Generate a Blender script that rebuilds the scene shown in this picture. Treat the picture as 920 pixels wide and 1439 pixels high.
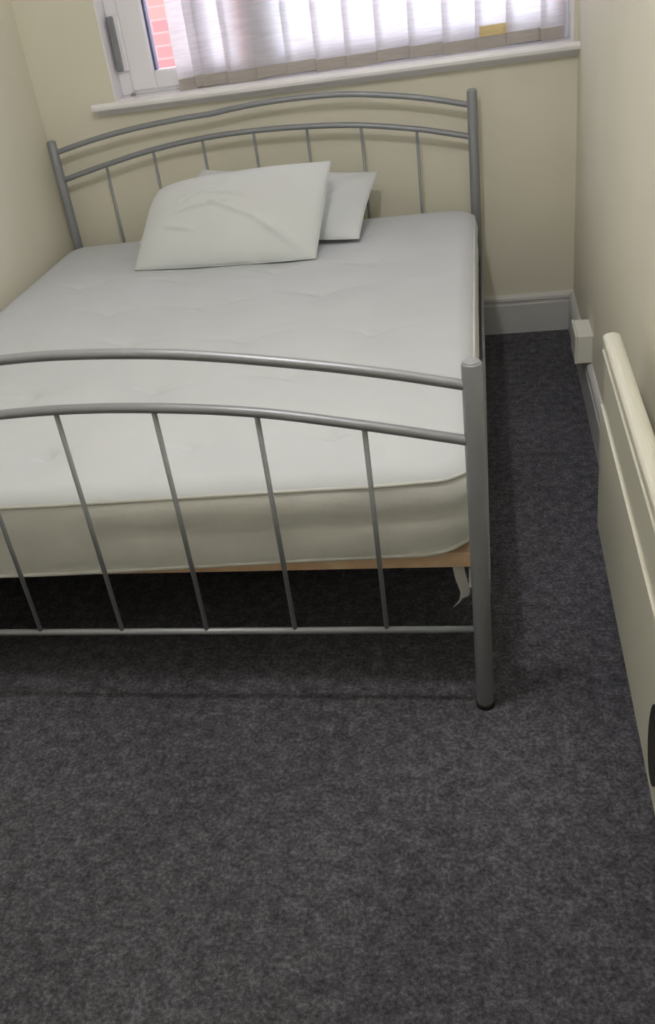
import bpy, math, random
from mathutils import Vector, Matrix, noise

random.seed(7)
scene = bpy.context.scene
COL = scene.collection
for o in list(bpy.data.objects):
    bpy.data.objects.remove(o)

# ------------------------------------------------------------------ camera
IMG_W, IMG_H, F_PX = 920.0, 1439.0, 1303.71
cam_d = bpy.data.cameras.new('camera')
cam_d.sensor_fit = 'VERTICAL'
cam_d.sensor_height = 24.0
cam_d.sensor_width = 24.0
cam_d.lens = F_PX * 24.0 / IMG_H
cam_d.shift_x = (460.0 - 419.9) / IMG_H
cam_d.shift_y = (736.39 - 719.5) / IMG_H
cam_d.clip_start = 0.01
cam = bpy.data.objects.new('camera', cam_d)
cam.location = (0.0292, -1.5077, 1.4566)
cam.rotation_euler = (1.00483, 0.137686, 0.15776)
COL.objects.link(cam)
scene.camera = cam

# ------------------------------------------------------------------ sky, exposure
SKY = 4.2
BULB = 255.0
world = bpy.data.worlds.new('sky')
scene.world = world
world.use_nodes = True
bg = world.node_tree.nodes['Background']
bg.inputs[0].default_value = (0.89, 0.90, 1.0, 1)
bg.inputs[1].default_value = SKY
scene.view_settings.view_transform = 'Standard'
scene.view_settings.look = 'None'
scene.view_settings.gamma = 1.0
scene.view_settings.use_curve_mapping = False
scene.view_settings.exposure = 0.50

# ------------------------------------------------------------------ dimensions (metres)
BW, BL = 1.573, 2.04            # bed: post spacing across, foot to head
XR, XL = 0.360, -1.625          # right and left wall faces
YB, YF = 2.128, -2.15           # window wall face, wall behind the camera
CEIL = 2.45
SILL = 1.031
OX0, OX1, OZ0, OZ1 = -1.315, 0.345, SILL - 0.028, 2.08    # window opening


# ------------------------------------------------------------------ materials
def srgb(r, g, b):
    f = lambda c: (c / 255 / 12.92) if c / 255 <= 0.04045 else ((c / 255 + 0.055) / 1.055) ** 2.4
    return (f(r), f(g), f(b), 1)


def mat(name, col, rough=0.6, metal=0.0, var=0.0, vscale=8.0, bump=0.0, bscale=200.0, col2=None, detail=3.0):
    m = bpy.data.materials.new(name)
    m.use_nodes = True
    nt = m.node_tree
    b = nt.nodes['Principled BSDF']
    b.inputs['Base Color'].default_value = col
    b.inputs['Roughness'].default_value = rough
    b.inputs['Metallic'].default_value = metal
    tc = nt.nodes.new('ShaderNodeTexCoord')
    if var or col2:
        n = nt.nodes.new('ShaderNodeTexNoise')
        n.inputs['Scale'].default_value = vscale
        n.inputs['Detail'].default_value = detail
        nt.links.new(tc.outputs['Object'], n.inputs['Vector'])
        r = nt.nodes.new('ShaderNodeValToRGB')
        c2 = col2 or tuple(c * (1 - var) for c in col[:3]) + (1,)
        r.color_ramp.elements[0].color = c2
        r.color_ramp.elements[1].color = col
        r.color_ramp.elements[0].position = 0.35
        r.color_ramp.elements[1].position = 0.65
        nt.links.new(n.outputs['Fac'], r.inputs['Fac'])
        nt.links.new(r.outputs['Color'], b.inputs['Base Color'])
    if bump:
        n2 = nt.nodes.new('ShaderNodeTexNoise')
        n2.inputs['Scale'].default_value = bscale
        n2.inputs['Detail'].default_value = 4
        nt.links.new(tc.outputs['Object'], n2.inputs['Vector'])
        bp = nt.nodes.new('ShaderNodeBump')
        bp.inputs['Strength'].default_value = bump
        bp.inputs['Distance'].default_value = 0.004
        nt.links.new(n2.outputs['Fac'], bp.inputs['Height'])
        nt.links.new(bp.outputs['Normal'], b.inputs['Normal'])
    return m


def carpet_mat():
    m = bpy.data.materials.new('charcoal_carpet')
    m.use_nodes = True
    nt = m.node_tree
    b = nt.nodes['Principled BSDF']
    b.inputs['Roughness'].default_value = 0.95
    b.inputs['Specular IOR Level'].default_value = 0.1
    tc = nt.nodes.new('ShaderNodeTexCoord')

    def nz(scale, detail, rough=0.5):
        n = nt.nodes.new('ShaderNodeTexNoise')
        n.inputs['Scale'].default_value = scale
        n.inputs['Detail'].default_value = detail
        n.inputs['Roughness'].default_value = rough
        nt.links.new(tc.outputs['Object'], n.inputs['Vector'])
        return n
    fine, mid, big = nz(120, 5, 0.8), nz(34, 3), nz(2.2, 3)

    def mul(a, b_, op='MULTIPLY'):
        x = nt.nodes.new('ShaderNodeMath')
        x.operation = op
        for i, v in enumerate((a, b_)):
            if isinstance(v, float):
                x.inputs[i].default_value = v
            else:
                nt.links.new(v, x.inputs[i])
        return x.outputs[0]
    s = mul(mul(mul(fine.outputs['Fac'], 0.72), mul(mid.outputs['Fac'], 0.26), 'ADD'),
            mul(big.outputs['Fac'], 0.16), 'ADD')
    r = nt.nodes.new('ShaderNodeValToRGB')
    e = r.color_ramp.elements
    e[0].position, e[0].color = 0.44, CARPET[0]
    e[1].position, e[1].color = 0.69, CARPET[2]
    k = e.new(0.57)
    k.color = CARPET[1]
    nt.links.new(s, r.inputs['Fac'])
    nt.links.new(r.outputs['Color'], b.inputs['Base Color'])
    bp = nt.nodes.new('ShaderNodeBump')
    bp.inputs['Strength'].default_value = 0.7
    bp.inputs['Distance'].default_value = 0.006
    nt.links.new(fine.outputs['Fac'], bp.inputs['Height'])
    nt.links.new(bp.outputs['Normal'], b.inputs['Normal'])
    return m


CARPET = (srgb(54, 54, 58), srgb(85, 85, 92), srgb(122, 122, 131))
M = {}
M['wall'] = mat('cream_wall_paint', srgb(229, 226, 210), 0.75, var=0.03, vscale=3, bump=0.05, bscale=60)
M['ceiling'] = mat('white_ceiling_paint', srgb(232, 230, 224), 0.85, var=0.02)
M['gloss'] = mat('white_gloss_paint', srgb(244, 243, 247), 0.35, var=0.03, vscale=5)
M['skirt'] = mat('grey_white_skirting_paint', srgb(205, 206, 206), 0.4, var=0.05, vscale=6)
M['carpet'] = carpet_mat()
M['metal'] = mat('silver_grey_metal', srgb(148, 152, 158), 0.42, 0.35, var=0.06, vscale=12)
M['cap'] = mat('grey_plastic_cap', srgb(150, 153, 156), 0.5, var=0.04)
M['mattress'] = mat('mattress_white_fabric', srgb(202, 207, 212), 0.9, var=0.03, vscale=5, bump=0.15, bscale=350)
M['border'] = mat('mattress_border_fabric', srgb(226, 228, 226), 0.9, var=0.08, vscale=9, bump=0.2, bscale=120)
M['piping'] = mat('mattress_tape_edge', srgb(208, 209, 205), 0.85, var=0.08, vscale=15)
M['pillow'] = mat('pillow_white_cotton', srgb(216, 221, 223), 0.9, var=0.03, vscale=6, bump=0.1, bscale=300)
M['wood'] = mat('pine_slat_wood', srgb(240, 210, 176), 0.6, col2=srgb(224, 186, 148), vscale=14, detail=6)
M['strap'] = mat('white_webbing', srgb(205, 205, 208), 0.9, var=0.05)
M['heater'] = mat('cream_enamel', srgb(214, 214, 200), 0.4, var=0.03, vscale=4)
M['dark'] = mat('dark_plastic', srgb(40, 40, 36), 0.6, var=0.1)
M['upvc'] = mat('white_upvc', srgb(243, 243, 250), 0.35, var=0.02)
M['gasket'] = mat('dark_gasket', srgb(95, 92, 120), 0.7, var=0.05)
M['latch'] = mat('grey_latch_metal', srgb(135, 138, 142), 0.5, var=0.05)
M['socket'] = mat('white_socket_plastic', srgb(226, 226, 218), 0.4, var=0.02)
M['stone'] = mat('beige_stone_sill', srgb(196, 184, 165), 0.9, var=0.1, vscale=10)
M['yellow'] = mat('yellow_card', srgb(225, 200, 95), 0.8, var=0.05)
M['headrail'] = mat('white_aluminium', srgb(225, 225, 225), 0.4, var=0.02)
M['cord'] = mat('white_flex', srgb(225, 225, 220), 0.6, var=0.02)


def brick_mat():
    m = bpy.data.materials.new('red_brick')
    m.use_nodes = True
    nt = m.node_tree
    b = nt.nodes['Principled BSDF']
    b.inputs['Roughness'].default_value = 0.9
    tc = nt.nodes.new('ShaderNodeTexCoord')
    mp = nt.nodes.new('ShaderNodeMapping')
    mp.inputs['Rotation'].default_value = (math.radians(90), 0, 0)
    br = nt.nodes.new('ShaderNodeTexBrick')
    br.inputs['Color1'].default_value = srgb(150, 84, 84)
    br.inputs['Color2'].default_value = srgb(168, 102, 94)
    br.inputs['Mortar'].default_value = srgb(160, 108, 104)
    br.inputs['Scale'].default_value = 1.0
    br.inputs['Brick Width'].default_value = 0.225
    br.inputs['Row Height'].default_value = 0.075
    br.inputs['Mortar Size'].default_value = 0.006
    nt.links.new(tc.outputs['Object'], mp.inputs['Vector'])
    nt.links.new(mp.outputs['Vector'], br.inputs['Vector'])
    nt.links.new(br.outputs['Color'], b.inputs['Base Color'])
    return m


def blind_mat(name, col, transl, clear):
    m = bpy.data.materials.new(name)
    m.use_nodes = True
    nt = m.node_tree
    nt.nodes.remove(nt.nodes['Principled BSDF'])
    out = nt.nodes['Material Output']
    tc = nt.nodes.new('ShaderNodeTexCoord')
    mp = nt.nodes.new('ShaderNodeMapping')
    mp.inputs['Scale'].default_value = (6, 6, 90)
    n = nt.nodes.new('ShaderNodeTexNoise')
    n.inputs['Scale'].default_value = 2.0
    n.inputs['Detail'].default_value = 3
    nt.links.new(tc.outputs['Object'], mp.inputs['Vector'])
    nt.links.new(mp.outputs['Vector'], n.inputs['Vector'])
    r = nt.nodes.new('ShaderNodeValToRGB')
    r.color_ramp.elements[0].position = 0.35
    r.color_ramp.elements[1].position = 0.6
    r.color_ramp.elements[0].color = tuple(c * 0.9 for c in col[:3]) + (1,)
    r.color_ramp.elements[1].color = col
    nt.links.new(n.outputs['Fac'], r.inputs['Fac'])
    d = nt.nodes.new('ShaderNodeBsdfDiffuse')
    t = nt.nodes.new('ShaderNodeBsdfTranslucent')
    c = nt.nodes.new('ShaderNodeBsdfTransparent')
    for s in (d, t):
        nt.links.new(r.outputs['Color'], s.inputs['Color'])
    m1 = nt.nodes.new('ShaderNodeMixShader')
    m1.inputs[0].default_value = transl
    nt.links.new(d.outputs[0], m1.inputs[1])
    nt.links.new(t.outputs[0], m1.inputs[2])
    m2 = nt.nodes.new('ShaderNodeMixShader')
    m2.inputs[0].default_value = clear
    nt.links.new(m1.outputs[0], m2.inputs[1])
    nt.links.new(c.outputs[0], m2.inputs[2])
    nt.links.new(m2.outputs[0], out.inputs['Surface'])
    return m


def glass_mat():
    m = bpy.data.materials.new('window_glass')
    m.use_nodes = True
    nt = m.node_tree
    nt.nodes.remove(nt.nodes['Principled BSDF'])
    out = nt.nodes['Material Output']
    t = nt.nodes.new('ShaderNodeBsdfTransparent')
    t.inputs[0].default_value = (0.95, 0.97, 0.98, 1)
    g = nt.nodes.new('ShaderNodeBsdfGlossy')
    g.inputs['Roughness'].default_value = 0.02
    fr = nt.nodes.new('ShaderNodeFresnel')
    fr.inputs['IOR'].default_value = 1.3
    mx = nt.nodes.new('ShaderNodeMixShader')
    nt.links.new(fr.outputs[0], mx.inputs[0])
    nt.links.new(t.outputs[0], mx.inputs[1])
    nt.links.new(g.outputs[0], mx.inputs[2])
    nt.links.new(mx.outputs[0], out.inputs['Surface'])
    return m


def emit_mat(name, col, s):
    m = bpy.data.materials.new(name)
    m.use_nodes = True
    b = m.node_tree.nodes['Principled BSDF']
    b.inputs['Base Color'].default_value = (1, 1, 1, 1)
    b.inputs['Emission Color'].default_value = col
    b.inputs['Emission Strength'].default_value = s
    return m


M['brick'] = brick_mat()
M['blind'] = blind_mat('translucent_blind_fabric', (0.94, 0.93, 0.955, 1), 0.68, 0.07)
M['yellow_fabric'] = blind_mat('yellow_stained_fabric', (0.93, 0.82, 0.52, 1), 0.55, 0.0)
M['hem'] = blind_mat('blind_hem_fabric', (0.66, 0.62, 0.58, 1), 0.35, 0.04)
M['glass'] = glass_mat()
M['bulb'] = emit_mat('lit_bulb', (1.0, 0.962, 0.935, 1), BULB)


# ------------------------------------------------------------------ mesh helpers
class MB:
    def __init__(self):
        self.v, self.f, self.mi, self.sm = [], [], [], []

    def face(self, ids, mi=0, sm=False):
        self.f.append(tuple(ids)); self.mi.append(mi); self.sm.append(sm)

    def box(self, x0, x1, y0, y1, z0, z1, ch=0.0, mi=0):
        """box, optionally with chamfered edges"""
        cx, cy, cz = (x0 + x1) / 2, (y0 + y1) / 2, (z0 + z1) / 2
        h = ((x1 - x0) / 2, (y1 - y0) / 2, (z1 - z0) / 2)
        b = len(self.v)
        if ch <= 0:
            for sx in (-1, 1):
                for sy in (-1, 1):
                    for sz in (-1, 1):
                        self.v.append((cx + sx * h[0], cy + sy * h[1], cz + sz * h[2]))
            for q in ((0, 1, 3, 2), (4, 6, 7, 5), (0, 4, 5, 1), (2, 3, 7, 6), (0, 2, 6, 4), (1, 5, 7, 3)):
                self.face([b + i for i in q], mi)
            return self
        ch = min(ch, min(h) * 0.95)
        idx = {}
        for sx in (-1, 1):
            for sy in (-1, 1):
                for sz in (-1, 1):
                    s = (sx, sy, sz)
                    for a in range(3):
                        p = [s[k] * (h[k] - (0 if k == a else ch)) for k in range(3)]
                        idx[(s, a)] = len(self.v)
                        self.v.append((cx + p[0], cy + p[1], cz + p[2]))
        C = Vector((cx, cy, cz))

        def add(ids):
            p = [Vector(self.v[i]) for i in ids]
            n = (p[1] - p[0]).cross(p[2] - p[0])
            c = sum(p, Vector()) / len(p) - C
            self.face(ids if n.dot(c) > 0 else ids[::-1], mi)
        for a in range(3):
            o1, o2 = (a + 1) % 3, (a + 2) % 3
            for s in (-1, 1):
                ids = []
                for q1, q2 in ((-1, -1), (1, -1), (1, 1), (-1, 1)):
                    t = [0, 0, 0]; t[a] = s; t[o1] = q1; t[o2] = q2
                    ids.append(idx[(tuple(t), a)])
                add(ids)
            for q1 in (-1, 1):
                for q2 in (-1, 1):
                    t0 = [0, 0, 0]; t0[a] = -1; t0[o1] = q1; t0[o2] = q2
                    t1 = list(t0); t1[a] = 1
                    t0, t1 = tuple(t0), tuple(t1)
                    add([idx[(t0, o1)], idx[(t1, o1)], idx[(t1, o2)], idx[(t0, o2)]])
        for sx in (-1, 1):
            for sy in (-1, 1):
                for sz in (-1, 1):
                    s = (sx, sy, sz)
                    add([idx[(s, 0)], idx[(s, 1)], idx[(s, 2)]])
        return self

    def tube(self, pts, r, n=12, closed=False, caps=True, mi=0):
        pts = [Vector(p) for p in pts]
        rs = r if isinstance(r, (list, tuple)) else [r] * len(pts)
        N = len(pts)
        up = None
        b = len(self.v)
        for i, p in enumerate(pts):
            if closed:
                t = (pts[(i + 1) % N] - pts[i - 1]).normalized()
            else:
                t = (pts[min(i + 1, N - 1)] - pts[max(i - 1, 0)]).normalized()
            if up is None:
                up = Vector((0, 0, 1)) if abs(t.z) < 0.9 else Vector((0, 1, 0))
            u = (up - t * up.dot(t)).normalized()
            up = u
            w = t.cross(u)
            for k in range(n):
                a = 2 * math.pi * k / n
                self.v.append(tuple(p + (u * math.cos(a) + w * math.sin(a)) * rs[i]))
        for i in range(N if closed else N - 1):
            j = (i + 1) % N
            for k in range(n):
                l = (k + 1) % n
                self.face((b + i * n + k, b + j * n + k, b + j * n + l, b + i * n + l)[::-1], mi, True)
        if caps and not closed:
            self.face([b + k for k in range(n)], mi)
            self.face([b + (N - 1) * n + k for k in range(n)][::-1], mi)
        return self

    def prism(self, prof, axis, a0, a1, flip=False):
        """extrude a closed 2-D profile along axis ('x' or 'y'); profile points are (other horizontal, z)"""
        b = len(self.v)
        n = len(prof)
        for a in (a0, a1):
            for h, z in prof:
                self.v.append((a, h, z) if axis == 'x' else (h, a, z))
        for i in range(n):
            j = (i + 1) % n
            self.face((b + i, b + j, b + n + j, b + n + i))
        self.face([b + i for i in range(n)][::-1])
        self.face([b + n + i for i in range(n)])
        return self

    def lathe(self, prof, c, n=24):
        b = len(self.v)
        for r, z in prof:
            for k in range(n):
                a = 2 * math.pi * k / n
                self.v.append((c[0] + r * math.cos(a), c[1] + r * math.sin(a), c[2] + z))
        for i in range(len(prof) - 1):
            for k in range(n):
                l = (k + 1) % n
                self.face((b + i * n + k, b + i * n + l, b + (i + 1) * n + l, b + (i + 1) * n + k), 0, True)
        self.face([b + k for k in range(n)][::-1])
        self.face([b + (len(prof) - 1) * n + k for k in range(n)])
        return self

    def build(self, name, mats, parent=None, fix=True):
        me = bpy.data.meshes.new(name)
        me.from_pydata(self.v, [], self.f)
        mats = mats if isinstance(mats, (list, tuple)) else [mats]
        for m_ in mats:
            me.materials.append(M[m_])
        me.polygons.foreach_set('material_index', self.mi)
        me.polygons.foreach_set('use_smooth', self.sm)
        me.update()
        if fix:
            import bmesh
            bm = bmesh.new(); bm.from_mesh(me)
            bmesh.ops.recalc_face_normals(bm, faces=bm.faces)
            bm.to_mesh(me); bm.free()
        o = bpy.data.objects.new(name, me)
        COL.objects.link(o)
        if parent is not None:
            o.parent = parent
            o.matrix_parent_inverse = Matrix.Translation(-parent.location)
        return o


def thing(name, loc, label, cat, group=None):
    o = bpy.data.objects.new(name, None)
    o.location = loc
    o.empty_display_size = 0.1
    COL.objects.link(o)
    return tag(o, label, cat, group)


def tag(o, label, cat, group=None):
    o['label'] = label
    o['category'] = cat
    if group:
        o['group'] = group
    return o


def struct(o):
    o['kind'] = 'structure'
    return o


def smooth(a, b, x):
    t = max(0.0, min(1.0, (x - a) / (b - a)))
    return t * t * (3 - 2 * t)


def spline(pts, m=10):
    """Catmull-Rom through points"""
    P = [Vector(p) for p in pts]
    P = [2 * P[0] - P[1]] + P + [2 * P[-1] - P[-2]]
    out = []
    for i in range(1, len(P) - 2):
        for k in range(m):
            t = k / m
            a, b, c, d = P[i - 1], P[i], P[i + 1], P[i + 2]
            out.append(0.5 * ((2 * b) + (c - a) * t + (2 * a - 5 * b + 4 * c - d) * t * t + (3 * b - a - 3 * c + d) * t ** 3))
    out.append(P[-2])
    return out


# ------------------------------------------------------------------ room shell
T = 0.25
struct(MB().box(XL - T, XR + T, YF - T, YB + 0.02, -0.06, 0.0).build('floor', 'carpet'))
struct(MB().box(XL - T, XR + T, YF - T, YB + T, CEIL, CEIL + 0.08).build('ceiling', 'ceiling'))
w = MB()
w.box(XL - T, XR + T, YB, YB + T, -0.06, OZ0)
w.box(XL - T, XR + T, YB, YB + T, OZ1, CEIL)
w.box(XL - T, OX0, YB, YB + T, OZ0, OZ1)
w.box(OX1, XR + T, YB, YB + T, OZ0, OZ1)
struct(w.build('wall_back', 'wall', fix=False))
struct(MB().box(XL - T, XL, YF, YB, -0.06, CEIL).build('wall_left', 'wall'))
struct(MB().box(XR, XR + T, YF, YB, -0.06, CEIL).build('wall_right', 'wall'))
struct(MB().box(XL - T, XR + T, YF - T, YF, -0.06, CEIL).build('wall_front', 'wall'))


def skirt_prof(base, s):
    """s = +1 / -1: direction the skirting projects into the room from the wall face 'base'"""
    p = [(0, 0), (0.018, 0), (0.018, 0.116), (0.0145, 0.119), (0.0145, 0.128), (0.018, 0.132), (0.0165, 0.143),
         (0.011, 0.150), (0.006, 0.154), (0, 0.154)]
    return [(base + s * a, z) for a, z in p]


struct(MB().prism(skirt_prof(YB, -1), 'x', XL, XR).build('baseboard_back', 'skirt'))
struct(MB().prism(skirt_prof(XR, -1), 'y', YF, YB - 0.018).build('baseboard_right', 'skirt'))
struct(MB().prism(skirt_prof(XL, 1), 'y', YF, YB - 0.018).build('baseboard_left', 'skirt'))

# window sill board, with a rounded nose and a horn past the opening on the left
sy = YB - 0.068
prof = [(YB + 0.10, SILL), (sy + 0.010, SILL), (sy + 0.003, SILL - 0.004), (sy, SILL - 0.012), (sy + 0.003, SILL - 0.022),
        (sy + 0.010, SILL - 0.027), (YB - 0.012, SILL - 0.028), (YB - 0.004, SILL - 0.040), (YB - 0.002, SILL - 0.048), (YB + 0.0, SILL - 0.048), (YB + 0.0, SILL - 0.028),
        (YB + 0.10, SILL - 0.028)]
s = MB()
s.prism([(y, z) for y, z in prof if y <= YB + 1e-6] , 'x', OX0 - 0.075, XR)
s.box(OX0, OX1, YB - 0.001, YB + 0.085, SILL - 0.028, SILL)
struct(s.build('trim_1', 'gloss'))
# painted reveal linings
r = MB()
r.box(OX0, OX0 + 0.006, YB - 0.004, YB + 0.085, SILL, OZ1)
r.box(OX1 - 0.012, OX1, YB - 0.004, YB + 0.085, SILL, OZ1)
r.box(OX0, OX1, YB - 0.004, YB + 0.085, OZ1 - 0.006, OZ1)
struct(r.build('trim_2', 'gloss'))

# ------------------------------------------------------------------ window
FY0, FY1 = YB + 0.072, YB + 0.132
win = bpy.data.objects.new('window_1', None)
win.location = ((OX0 + OX1) / 2, FY0, SILL)
COL.objects.link(win)
struct(win)
fx0, fx1, fz0, fz1 = OX0 + 0.006, OX1 - 0.012, SILL, OZ1 - 0.006
f = MB()
f.box(fx0, fx0 + 0.055, FY0, FY1, fz0, fz1, 0.004)
f.box(fx1 - 0.05, fx1, FY0, FY1, fz0, fz1, 0.004)
f.box(fx0 + 0.055, fx1 - 0.05, FY0, FY1, fz1 - 0.055, fz1, 0.004)
f.box(fx0 + 0.055, fx1 - 0.05, FY0, FY1, fz0, fz0 + 0.060, 0.004)
f.box(-0.745, -0.675, FY0, FY1, fz0 + 0.045, fz1 - 0.055, 0.004)
fo = f.build('window_frame', 'upvc', win)
# opening casement on the left
sx0, sx1, sz0, sz1 = fx0 + 0.050, -0.742, fz0 + 0.012, fz1 - 0.05
g = MB()
g.box(sx0, sx0 + 0.095, FY0 - 0.012, FY1 - 0.01, sz0, sz1, 0.006)
g.box(sx1 - 0.06, sx1, FY0 - 0.012, FY1 - 0.01, sz0, sz1, 0.006)
g.box(sx0 + 0.095, sx1 - 0.06, FY0 - 0.012, FY1 - 0.01, sz0, sz0 + 0.062, 0.006)
g.box(sx0 + 0.095, sx1 - 0.06, FY0 - 0.012, FY1 - 0.01, sz1 - 0.06, sz1, 0.006)
sash = g.build('sash', 'upvc', win)
gk = MB()
gk.box(sx0 + 0.095, sx0 + 0.103, FY0 + 0.004, FY1 - 0.02, sz0 + 0.062, sz1 - 0.06)
gk.box(sx1 - 0.066, sx1 - 0.06, FY0 + 0.004, FY1 - 0.02, sz0 + 0.062, sz1 - 0.06)
gk.build('gasket', 'gasket', sash)
MB().box(sx0 + 0.095, sx1 - 0.06, FY0 + 0.02, FY0 + 0.024, sz0 + 0.06, sz1 - 0.06).build('glass_pane', 'glass', sash)
MB().box(-0.675, fx1 - 0.05, FY0 + 0.024, FY0 + 0.028, fz0 + 0.045, fz1 - 0.055).build('glass_pane', 'glass', win)
b = MB()
b.box(-0.675, fx1 - 0.05, FY0 + 0.002, FY0 + 0.022, fz0 + 0.060, fz0 + 0.084, 0.004)
b.build('glazing_bead', 'upvc', win)
h = MB().box(fx0 + 0.010, fx0 + 0.052, FY0 - 0.014, FY0, 1.115, 1.305, 0.004).build('latch_plate', 'upvc', win)
MB().box(fx0 + 0.010, fx0 + 0.034, FY0 - 0.030, FY0 - 0.013, 1.118, 1.302, 0.004).build('latch_lever', 'latch', h)
MB().lathe([(0.006, 0), (0.009, 0.002), (0.009, 0.008), (0.004, 0.012)], (fx0 + 0.05, FY0 - 0.02, SILL - 0.001), 12).build('stop_button', 'latch', win)
struct(MB().prism([(FY1, SILL + 0.03), (FY1, SILL - 0.06), (YB + 0.42, SILL - 0.06), (YB + 0.42, SILL + 0.01)], 'x', OX0 - 0.05, OX1 + 0.05).build('trim_3', 'stone'))

# ------------------------------------------------------------------ vertical blind
BY = YB + 0.028
blind = thing('vertical_blind', (-0.38, BY, SILL), 'off-white vertical blind of overlapping translucent slats hanging in the window', 'blind')
MB().box(OX0 + 0.01, OX1 - 0.016, BY - 0.02, BY + 0.02, OZ1 - 0.045, OZ1 - 0.008, 0.004).build('headrail', 'headrail', blind)
stripes = [-0.960, -0.862, -0.752, -0.640, -0.534, -0.424, -0.314, -0.198, -0.082, 0.030, 0.134, 0.243]
slats = [(-1.005, 0.118, 24, -0.004), (-0.955, 0.100, 38, 0.0)]
for i in range(len(stripes) - 1):
    slats.append(((stripes[i] + stripes[i + 1]) / 2, (stripes[i + 1] - stripes[i]) + 0.026, 9 + 2.5 * math.sin(i * 2.3), 0.0))
slats.append((0.276, 0.08, 12, 0.0))
for i, (x, wd, ang, dz) in enumerate(slats):
    a = math.radians(ang)
    zb = SILL + 0.005 + dz + 0.003 * math.sin(i * 1.7)
    ca, sa = math.cos(a), math.sin(a)

    def rot(mb):
        mb.v = [(x + u * ca - v * sa, BY + u * sa + v * ca, z) for u, v, z in mb.v]
        return mb
    sm = MB().box(-wd / 2, wd / 2, -0.0006, 0.0006, zb + 0.036, OZ1 - 0.05)
    so = rot(sm).build('slat', 'blind', blind)
    hm = MB().box(-wd / 2 + 0.001, wd / 2 - 0.001, -0.0018, 0.0018, zb, zb + 0.038, 0.0008)
    rot(hm).build('weight_pocket', 'hem', so)
    if abs(x - 0.082) < 0.01:
        rot(MB().box(-wd / 2 + 0.014, wd / 2 - 0.014, -0.0016, -0.0008, zb + 0.038, zb + 0.072)).build('yellow_patch', 'yellow_fabric', so)

# ------------------------------------------------------------------ outside
bb = MB().box(-6.0, -1.40, 5.0, 5.4, -3.0, 4.0)
tag(bb.build('neighbouring_building', 'brick'), 'red brick wall of a building seen outside through the window', 'building')

# ------------------------------------------------------------------ bed frame
bed = thing('bed_frame', (-BW / 2, BL / 2, 0), 'silver-grey metal double bed frame with arched headboard and footboard', 'bed frame')
PR = 0.018


def post(x, y, h):
    p = MB().lathe([(PR * 0.9, 0.0), (PR, 0.006), (PR, h - 0.004), (PR * 0.93, h - 0.0005)], (x, y, 0), 28).build('post', 'metal', bed)
    MB().lathe([(PR * 0.86, 0), (PR * 0.86, 0.0015), (PR * 0.7, 0.004), (0.002, 0.005)], (x, y, h - 0.001), 28).build('post_cap', 'cap', p)
    MB().lathe([(PR * 0.95, 0), (PR * 1.1, 0.001), (PR * 1.1, 0.012), (PR, 0.014)], (x, y, 0), 28).build('foot_pad', 'dark', p)


post(0, 0, 0.803); post(-BW, 0, 0.803)
post(0, BL, 0.927); post(-BW, BL, 0.927)


def interp(curve, x):
    for a, b_ in zip(curve, curve[1:]):
        if a[0] <= x <= b_[0]:
            t = (x - a[0]) / (b_[0] - a[0])
            return a[2] + t * (b_[2] - a[2])
    return curve[-1][2]


def curve_from(ptsxz, y):
    pts = sorted(ptsxz)
    return spline([(x, y, z) for x, z in pts], 10)


def sym(half):
    """mirror a half profile about the bed's centre line"""
    o = list(half)
    for x, z in half:
        xm = -BW - x
        if abs(xm - x) > 0.02:
            o.append((xm, z))
    return o


# footboard
foot_up = curve_from(sym([(0, 0.757), (-0.138, 0.789), (-0.275, 0.816), (-0.453, 0.845), (-0.600, 0.861), (-BW / 2, 0.869)]), 0)
foot_lo = curve_from(sym([(0, 0.648), (-0.202, 0.693), (-0.393, 0.730), (-0.589, 0.751), (-BW / 2, 0.759)]), 0)
MB().tube(foot_up, 0.0098, 14).build('arched_rail', 'metal', bed)
MB().tube(foot_lo, 0.0098, 14).build('arched_rail', 'metal', bed)
ZB = 0.211
MB().tube([(0, 0, ZB), (-BW, 0, ZB)], 0.0075, 12).build('lower_rail', 'metal', bed)
for k in range(1, 8):
    x = -BW * k / 8
    MB().tube([(x, 0, ZB), (x, 0, interp(foot_lo, x))], 0.0052, 10).build('spindle', 'metal', bed)
# headboard
head_up = curve_from([(0, 0.877), (-0.020, 0.882), (-0.130, 0.911), (-0.251, 0.936), (-0.425, 0.962), (-0.58, 0.970), (-0.734, 0.9695), (-0.86, 0.962), (-0.936, 0.955),
                      (-1.05, 0.951), (-1.23, 0.938), (-1.40, 0.917), (-1.552, 0.889), (-BW, 0.884)], BL)
head_lo = curve_from([(0, 0.772), (-0.10, 0.798), (-0.202, 0.822), (-0.398, 0.856), (-0.588, 0.873), (-0.783, 0.880), (-0.977, 0.876), (-1.176, 0.857), (-1.367, 0.825),
                      (-1.551, 0.787), (-BW, 0.782)], BL)
MB().tube(head_up, 0.0098, 14).build('arched_rail', 'metal', bed)
MB().tube(head_lo, 0.0098, 14).build('arched_rail', 'metal', bed)
MB().tube([(0, BL, ZB), (-BW, BL, ZB)], 0.0075, 12).build('lower_rail', 'metal', bed)
for k in range(1, 8):
    x = -BW * k / 8
    MB().tube([(x, BL, ZB), (x, BL, interp(head_lo, x))], 0.0052, 10).build('spindle', 'metal', bed)
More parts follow.
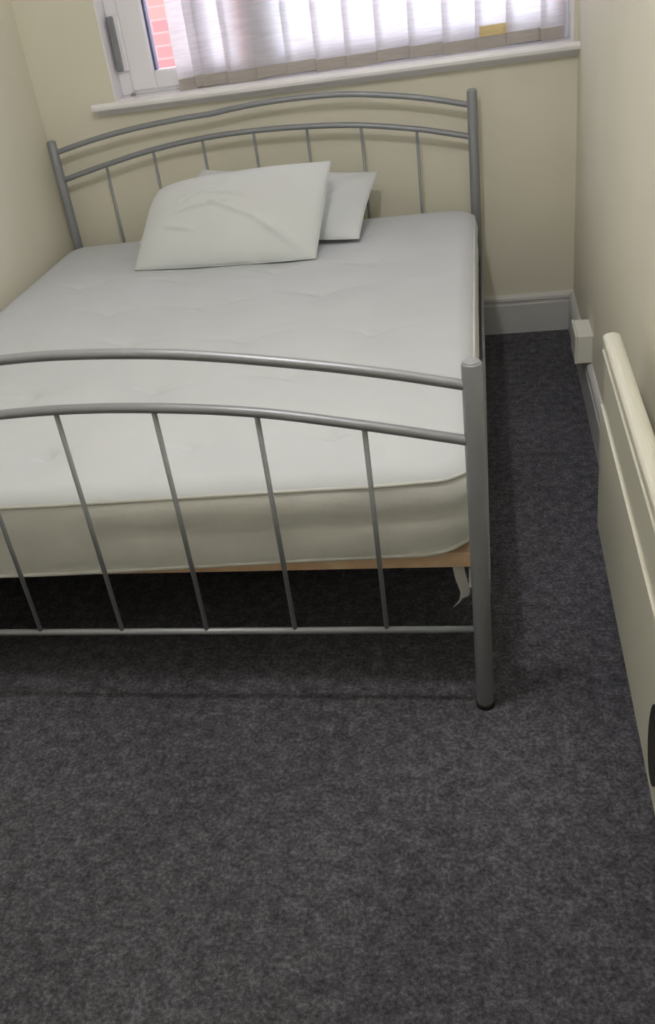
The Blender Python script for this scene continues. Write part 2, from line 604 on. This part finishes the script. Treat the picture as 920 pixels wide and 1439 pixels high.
# side rails (outer tube with an inner ledge for the slats)
for x, sgn in ((0.0, 1), (-BW, -1)):
    m_ = MB()
    m_.box(min(x + sgn * 0.008, x + sgn * 0.0195), max(x + sgn * 0.008, x + sgn * 0.0195), 0.006, BL - 0.006, 0.295, 0.335, 0.003)
    m_.box(min(x - sgn * 0.024, x + sgn * 0.008), max(x - sgn * 0.024, x + sgn * 0.008), 0.02, BL - 0.02, 0.300, 0.3045)
    m_.build('side_rail', 'metal', bed)
m_ = MB().box(-BW / 2 - 0.02, -BW / 2 + 0.02, 0.5, BL - 0.04, 0.275, 0.3045, 0.003)
m_.build('centre_rail', 'dark', bed)
for y in (0.7, 1.4):
    MB().tube([(-BW / 2, y, 0), (-BW / 2, y, 0.268)], 0.012, 12).build('centre_leg', 'dark', bed)
# slats
base = None
for i in range(14):
    y0 = 0.088 + i * 0.138
    if base is None:
        base = MB().box(-BW + 0.003, 0.003, 0, 0.088, 0.3045, 0.3405, 0.003).build('slat', 'wood', bed)
        o = base
    else:
        o = base.copy(); COL.objects.link(o); o.parent = bed
    o.location = (0, y0, 0)
    # knot-dark patch is left to the wood grain
# webbing strap dangling from the first slat
st = MB()
path = spline([(-0.047, 0.110, 0.3045), (-0.046, 0.098, 0.296), (-0.041, 0.092, 0.270), (-0.035, 0.090, 0.245), (-0.036, 0.088, 0.232), (-0.046, 0.086, 0.220), (-0.055, 0.086, 0.207)], 5)
wds = [0.012, 0.012, 0.012, 0.011, 0.009, 0.006, 0.007]
n = len(path)
bi = len(st.v)
for i, p in enumerate(path):
    t = i / (n - 1) * (len(wds) - 1)
    k = min(int(t), len(wds) - 2)
    hw = wds[k] + (t - k) * (wds[k + 1] - wds[k])
    for s_, yy in ((-1, 0), (1, 0), (1, 0.0014), (-1, 0.0014)):
        st.v.append((p.x + s_ * hw, p.y + yy, p.z + (0.006 * s_ if i > n * 0.7 else 0)))
for i in range(n - 1):
    for k in range(4):
        l = (k + 1) % 4
        st.face((bi + i * 4 + k, bi + i * 4 + l, bi + (i + 1) * 4 + l, bi + (i + 1) * 4 + k), 0, False)
st.face((bi, bi + 3, bi + 2, bi + 1)); e_ = bi + (n - 1) * 4
st.face((e_, e_ + 1, e_ + 2, e_ + 3))
st.build('webbing_strap', 'strap', bed)
MB().box(-0.023, -0.014, 0.086, 0.0975, 0.284, 0.3045, 0.002).build('strap_end', 'strap', bed)

# ------------------------------------------------------------------ mattress
mx0, mx1, my0, my1 = -1.588, 0.001, 0.056, 2.006
ROWS = [(0.27, -0.983), (0.58, -0.788), (0.875, -0.985), (1.18, -0.80), (1.46, -0.985), (1.75, -0.80)]
TUFT = []
for yy, x0 in ROWS:
    for k in range(-4, 5):
        x = x0 + k * 0.345
        if mx0 + 0.12 < x < mx1 - 0.12:
            TUFT.append((x + random.uniform(-.02, .02), yy + random.uniform(-.02, .02)))


def top_relief(x, y):
    z = 0.0
    dmin = 9
    for tx, ty in TUFT:
        dx, dy = x - tx, y - ty
        d2 = dx * dx + dy * dy
        if d2 < 0.09:
            z -= 0.011 * math.exp(-d2 / 0.0075) + 0.013 * math.exp(-d2 / 0.0004)
            # short creases running sideways from each tuft
            if abs(dx) < 0.17:
                cy = dy - 0.22 * abs(dx) * (0.7 + 0.5 * math.sin(tx * 9 + ty * 5 + (dx > 0)))
                z -= 0.0055 * math.exp(-(cy / 0.012) ** 2) * (1 - abs(dx) / 0.17)
    z += 0.004 * noise.noise((x * 3.1, y * 3.1, 0.3)) + 0.0015 * noise.noise((x * 11, y * 14, 4.0))
    return z


def outline(inset, rad, n=480):
    x0, x1, y0, y1 = mx0 + inset, mx1 - inset, my0 + inset, my1 - inset
    rad = max(0.0, rad)
    segs = []
    per_s = [(x1 - x0 - 2 * rad), (y1 - y0 - 2 * rad)]
    pts = []
    na = 14
    ns = (170, 180)
    corners = [((x1 - rad, y0 + rad), -90), ((x1 - rad, y1 - rad), 0), ((x0 + rad, y1 - rad), 90), ((x0 + rad, y0 + rad), 180)]
    for ci, ((cx, cy), a0) in enumerate(corners):
        for k in range(na + 1):
            a = math.radians(a0 + 90 * k / na)
            pts.append((cx + rad * math.cos(a), cy + rad * math.sin(a)))
        nxt = corners[(ci + 1) % 4]
        e0 = pts[-1]
        a = math.radians(nxt[1])
        e1 = (nxt[0][0] + rad * math.cos(a), nxt[0][1] + rad * math.sin(a))
        m_ = ns[1] if ci in (0, 2) else ns[0]
        for k in range(1, m_):
            t = k / m_
            pts.append((e0[0] + t * (e1[0] - e0[0]), e0[1] + t * (e1[1] - e0[1])))
    return pts


def sag(x, y, low):
    s_ = smooth(0.0, 1.1, -0.05 - x) * (1 - smooth(1.25, 1.48, -x))
    if low:
        return -0.040 * s_ * (1 - smooth(0.050, 0.086, y))
    return (-0.020 * s_ + 0.008 * smooth(-0.25, 0.0, x)) * math.exp(-max(0, y - 0.056) / 0.22)


mt = MB()
RINGS = [(0.30, 0.341, 1), (0.10, 0.341, 1), (0.045, 0.341, 1), (0.031, 0.3412, 1), (0.022, 0.345, 1), (0.008, 0.352, 1), (0.004, 0.358, 0.9), (0.004, 0.364, .85), (0.001, 0.380, .7), (-0.003, 0.405, .5), (-0.001, 0.430, .35),
         (0.002, 0.446, .3), (-0.002, 0.465, .2), (-0.003, 0.490, .1), (0.000, 0.508, 0), (0.005, 0.518, 0), (0.007, 0.524, 0), (0.012, 0.530, 0), (0.022, 0.537, 0), (0.036, 0.543, 0)]
RINGS.append((0.05, 0.5455, 0))
first_top = 18
cnt = len(outline(0, 0.085))
for ri, (ins, z, low) in enumerate(RINGS):
    rad = max(0.012, 0.085 - max(0, ins) * (0.6 if ins < 0.1 else 0.6))
    rad = min(rad, 0.085)
    pts = outline(ins, rad)
    for x, y in pts:
        zz = z + low * sag(x, y, True) + (1 - low) * sag(x, y, False)
        dx = dy = 0
        if low > 0 and ins < 0.05:
            # bottom corner at the right of the foot lifts off the slat
            zz += 0.022 * smooth(-0.12, 0.0, x) * (1 - smooth(0.06, 0.25, y)) * low
        if 6 < ri < 15:
            q = 0.004 * noise.noise((x * 6, y * 6, z * 22)) + 0.005 * noise.noise((x * 2.5, y * 2.5, z * 45)) + 0.002 * noise.noise((x * 18, y * 18, z * 60))
            cx_, cy_ = (mx0 + mx1) / 2, (my0 + my1) / 2
            if y < my0 + 0.03:
                dy = q
            elif x > mx1 - 0.03:
                dx = q * 0.5
        if ri >= first_top:
            zz += top_relief(x, y) * smooth(0.02, 0.12, ins)
        mt.v.append((x + dx, y + dy, zz))
for ri in range(len(RINGS) - 1):
    side = 5 <= ri < 16
    for k in range(cnt):
        l = (k + 1) % cnt
        mt.face((ri * cnt + k, ri * cnt + l, (ri + 1) * cnt + l, (ri + 1) * cnt + k), 1 if side else 0, True)
mt.face([k for k in range(cnt)][::-1])
# top: a grid stretched between the four sides of the last ring (Coons patch)
r0 = (len(RINGS) - 1) * cnt
sideX, sideY = 170 + 14, 180 + 14
cA = 7                                   # middle of the foot right corner
right = [r0 + (cA + q) % cnt for q in range(sideY + 1)]
head = [r0 + (cA + sideY + q) % cnt for q in range(sideX + 1)][::-1]
left = [r0 + (cA + sideY + sideX + q) % cnt for q in range(sideY + 1)][::-1]
foot = [r0 + (cA + 2 * sideY + sideX + q) % cnt for q in range(sideX + 1)]
G = {}
for i in range(sideX + 1):
    for j in range(sideY + 1):
        if j == 0: G[i, j] = foot[i]
        elif j == sideY: G[i, j] = head[i]
        elif i == 0: G[i, j] = left[j]
        elif i == sideX: G[i, j] = right[j]
        else:
            u, v = i / sideX, j / sideY
            q = [Vector(mt.v[t]) for t in (foot[i], head[i], left[j], right[j], foot[0], foot[-1], head[0], head[-1])]
            P = (1 - v) * q[0] + v * q[1] + (1 - u) * q[2] + u * q[3] - ((1 - u) * (1 - v) * q[4] + u * (1 - v) * q[5] + (1 - u) * v * q[6] + u * v * q[7])
            ins = min(P.x - mx0, mx1 - P.x, P.y - my0, my1 - P.y)
            G[i, j] = len(mt.v)
            mt.v.append((P.x, P.y, 0.5455 + 0.004 * smooth(0.05, 0.35, ins) + sag(P.x, P.y, False) + top_relief(P.x, P.y) * smooth(0.02, 0.12, ins)))
for i in range(sideX):
    for j in range(sideY):
        mt.face((G[i, j], G[i + 1, j], G[i + 1, j + 1], G[i, j + 1]), 0, True)
mattress = mt.build('mattress', ['mattress', 'border'], None, fix=False)
tag(mattress, 'thick white tufted mattress lying bare on the metal bed frame', 'mattress')
for ri, rr in ((16, 0.0042), (6, 0.0048)):
    ring = mt.v[ri * cnt:(ri + 1) * cnt]
    MB().tube([(x, y, z) for x, y, z in ring], rr, 8, closed=True).build('piping', 'piping', mattress)


# ------------------------------------------------------------------ pillows
def pillow(name, corners, thick, label, wr, bulge, seed, pinch, rnd):
    BLc, BRc, TRc, TLc = [Vector(c) for c in corners]
    nrm = ((BRc - BLc).cross(TLc - BLc)).normalized()       # towards the camera and up
    NU, NV = 150, 100
    mb = MB()
    grid = {}
    for side in (1, -1):
        for i in range(NU + 1):
            for j in range(NV + 1):
                u, v = i / NU, j / NV
                edge = i in (0, NU) or j in (0, NV)
                if edge and side == -1:
                    grid[(side, i, j)] = grid[(1, i, j)]
                    continue
                a, b_ = 2 * u - 1, 2 * v - 1
                # sides pulled in between the four corners
                pu = u + pinch[0] * a * -1 * (1 - b_ * b_) * abs(a)
                pv = v + (pinch[1] if b_ > 0 else pinch[2]) * b_ * -1 * (1 - a * a) * abs(b_)
                # rounded top left corner
                if rnd and u < 0.22 and v > 0.68:
                    ka, kb = (0.22 - u) / 0.22, (v - 0.68) / 0.32
                    pu += rnd * ((0.22 - 0.22 * ka * math.sqrt(1 - kb * kb / 2)) - u)
                    pv += rnd * ((0.68 + 0.32 * kb * math.sqrt(1 - ka * ka / 2)) - v)
                P = (BLc * (1 - pu) + BRc * pu) * (1 - pv) + (TLc * (1 - pu) + TRc * pu) * pv
                prof = (max(0, 1 - abs(a) ** 2.6) ** 0.62) * (max(0, 1 - abs(b_) ** 2.4) ** 0.62)
                t = thick * prof
                if side == 1:
                    t *= bulge
                    for (x0, y0, x1, y1, amp, wd) in wr:
                        px, py = u - x0, v - y0
                        dx, dy = x1 - x0, y1 - y0
                        L2 = dx * dx + dy * dy
                        tt = max(0, min(1, (px * dx + py * dy) / L2))
                        ex, ey = px - tt * dx, py - tt * dy
                        d2 = (ex * ex * 1.9 + ey * ey)
                        t += 1.9 * amp * math.exp(-d2 / (wd * wd)) * (0.35 + 0.65 * math.sin(math.pi * min(1, max(0, tt)))) * min(1, prof * 2)
                    t += 0.006 * noise.noise((u * 3.2 + seed, v * 2.6, 1.0)) * prof
                    t += 0.0025 * noise.noise((u * 9 + seed, v * 7, 2.0)) * prof
                else:
                    t *= (2 - bulge)
                grid[(side, i, j)] = len(mb.v)
                Q = P + nrm * t * side
                floor_z = 0.5525 + 0.004 * smooth(0.05, 0.35, 0.4) + top_relief(Q.x, Q.y) - 0.0035
                if Q.z < floor_z:
                    Q.z = floor_z
                mb.v.append(tuple(Q))
        for i in range(NU):
            for j in range(NV):
                q = (grid[(side, i, j)], grid[(side, i + 1, j)], grid[(side, i + 1, j + 1)], grid[(side, i, j + 1)])
                mb.face(q if side == 1 else q[::-1], 0, True)
    o = mb.build(name, 'pillow', None, fix=False)
    tag(o, label, 'pillow', 'white pillows on the mattress')
    ed = [grid[(1, i, 0)] for i in range(NU)] + [grid[(1, NU, j)] for j in range(NV)] + \
         [grid[(1, i, NV)] for i in range(NU, 0, -1)] + [grid[(1, 0, j)] for j in range(NV, 0, -1)]
    MB().tube([mb.v[i] for i in ed], 0.0020, 6, closed=True).build('seam', 'pillow', o)
    return o


pillow('pillow', [(-1.218, 1.765, 0.588), (-0.392, 1.665, 0.560), (-0.345, 1.99, 0.700), (-0.985, 1.985, 0.775)], 0.055,
       'white pillow tucked behind another pillow, leaning against the metal headboard', [(0.75, 0.2, 0.95, 0.9, 0.006, 0.05)], 1.0, 3.0, (0.01, 0.03, 0.0), 0)
pillow('pillow', [(-1.170, 1.555, 0.556), (-0.520, 1.500, 0.556), (-0.475, 1.765, 0.800), (-1.115, 1.80, 0.775)], 0.075,
       'large white pillow propped up in front with its whole creased face showing', [
           (0.22, 0.62, 0.48, 0.80, 0.007, 0.018), (0.20, 0.50, 0.50, 0.58, 0.008, 0.018), (0.40, 0.58, 0.68, 0.36, 0.008, 0.018),
           (0.66, 0.38, 0.92, 0.08, 0.007, 0.030), (0.16, 0.36, 0.34, 0.28, 0.006, 0.016), (0.38, 0.70, 0.62, 0.60, 0.005, 0.018)], 1.0, 8.0, (0.0, -0.03, -0.015), 0.55)

# ------------------------------------------------------------------ panel heater on the right wall
HY0, HY1 = -0.72, 0.455
hx = 0.272
heater = thing('panel_heater', (0.31, (HY0 + HY1) / 2, 0.14), 'cream wall-mounted panel heater with rounded top on the wall alongside the bed', 'heater')
MB().box(hx + 0.012, hx + 0.034, HY0 + 0.012, HY1 - 0.012, 0.165, 0.628, 0.004).build('body', 'heater', heater)
# top cap: rounded section
cp = []
for a in range(0, 181, 20):
    t = math.radians(180 - a)
    cp.append((hx + 0.017 + 0.0185 * math.cos(t), 0.642 + 0.0105 * math.sin(t)))
cp += [(hx + 0.0355, 0.630), (hx - 0.0015, 0.630)]
MB().prism(cp, 'y', HY0, HY1).build('top_cap', 'heater', heater)
# front panel: folded sheet with a lip, a recessed band and a lower face
fp = [(hx + 0.010, 0.618), (hx + 0.001, 0.618), (hx - 0.002, 0.615), (hx - 0.001, 0.609), (hx + 0.004, 0.604), (hx + 0.005, 0.490), (hx + 0.003, 0.486), (hx - 0.001, 0.4845),
      (hx - 0.0005, 0.479), (hx + 0.002, 0.19), (hx + 0.003, 0.160), (hx + 0.007, 0.148), (hx + 0.016, 0.142), (hx + 0.016, 0.150), (hx + 0.012, 0.165), (hx + 0.012, 0.60)]
MB().prism(fp, 'y', HY0, HY1 - 0.004).build('front_panel', 'heater', heater)
dl = MB()
nn = 32
cyd, czd, ra, rb = -0.392, 0.292, 0.046, 0.080
for xx in (hx + 0.003, hx - 0.004):
    for k in range(nn):
        a = 2 * math.pi * k / nn
        dl.v.append((xx, cyd + ra * math.cos(a), czd + rb * math.sin(a)))
for k in range(nn):
    l = (k + 1) % nn
    dl.face((k, l, nn + l, nn + k), 0, True)
dl.face(list(range(nn))); dl.face(list(range(nn, 2 * nn)))
dl.build('control_dial', 'dark', heater)
for y in (HY0 + 0.2, HY1 - 0.2):
    MB().box(hx + 0.032, XR - 0.0005, y - 0.03, y + 0.03, 0.22, 0.46, 0.002).build('wall_bracket', 'heater', heater)

# ------------------------------------------------------------------ socket box on the right skirting
sk = thing('socket_box', (0.336, 1.49, 0.157), 'small white surface-mounted socket box above the skirting between heater and window wall', 'socket')
MB().box(0.312, XR + 0.001, 1.417, 1.563, 0.156, 0.252, 0.003).build('back_box', 'socket', sk)
MB().box(0.304, 0.313, 1.415, 1.565, 0.155, 0.254, 0.003).build('face_plate', 'socket', sk)

# ------------------------------------------------------------------ pendant lamp (above the frame)
LX, LY, LZ = -0.31, -0.20, 2.28
lamp = thing('pendant_lamp', (LX, LY, CEIL), 'bare white bulb hanging on a short flex from the ceiling', 'lamp')
MB().lathe([(0.012, -0.03), (0.035, -0.02), (0.045, -0.006), (0.045, 0.0)], (LX, LY, CEIL), 24).build('ceiling_rose', 'cord', lamp)
MB().tube([(LX, LY, CEIL - 0.025), (LX, LY, LZ + 0.10)], 0.0035, 8).build('flex', 'cord', lamp)
MB().lathe([(0.016, 0.045), (0.019, 0.05), (0.019, 0.09), (0.010, 0.105)], (LX, LY, LZ), 20).build('lamp_holder', 'cord', lamp)
pr_ = [(0.002, -0.05)] + [(0.05 * math.sin(math.radians(a)), -0.05 * math.cos(math.radians(a))) for a in range(20, 150, 15)] + [(0.018, 0.048)]
MB().lathe(pr_, (LX, LY, LZ), 24).build('bulb', 'bulb', lamp)
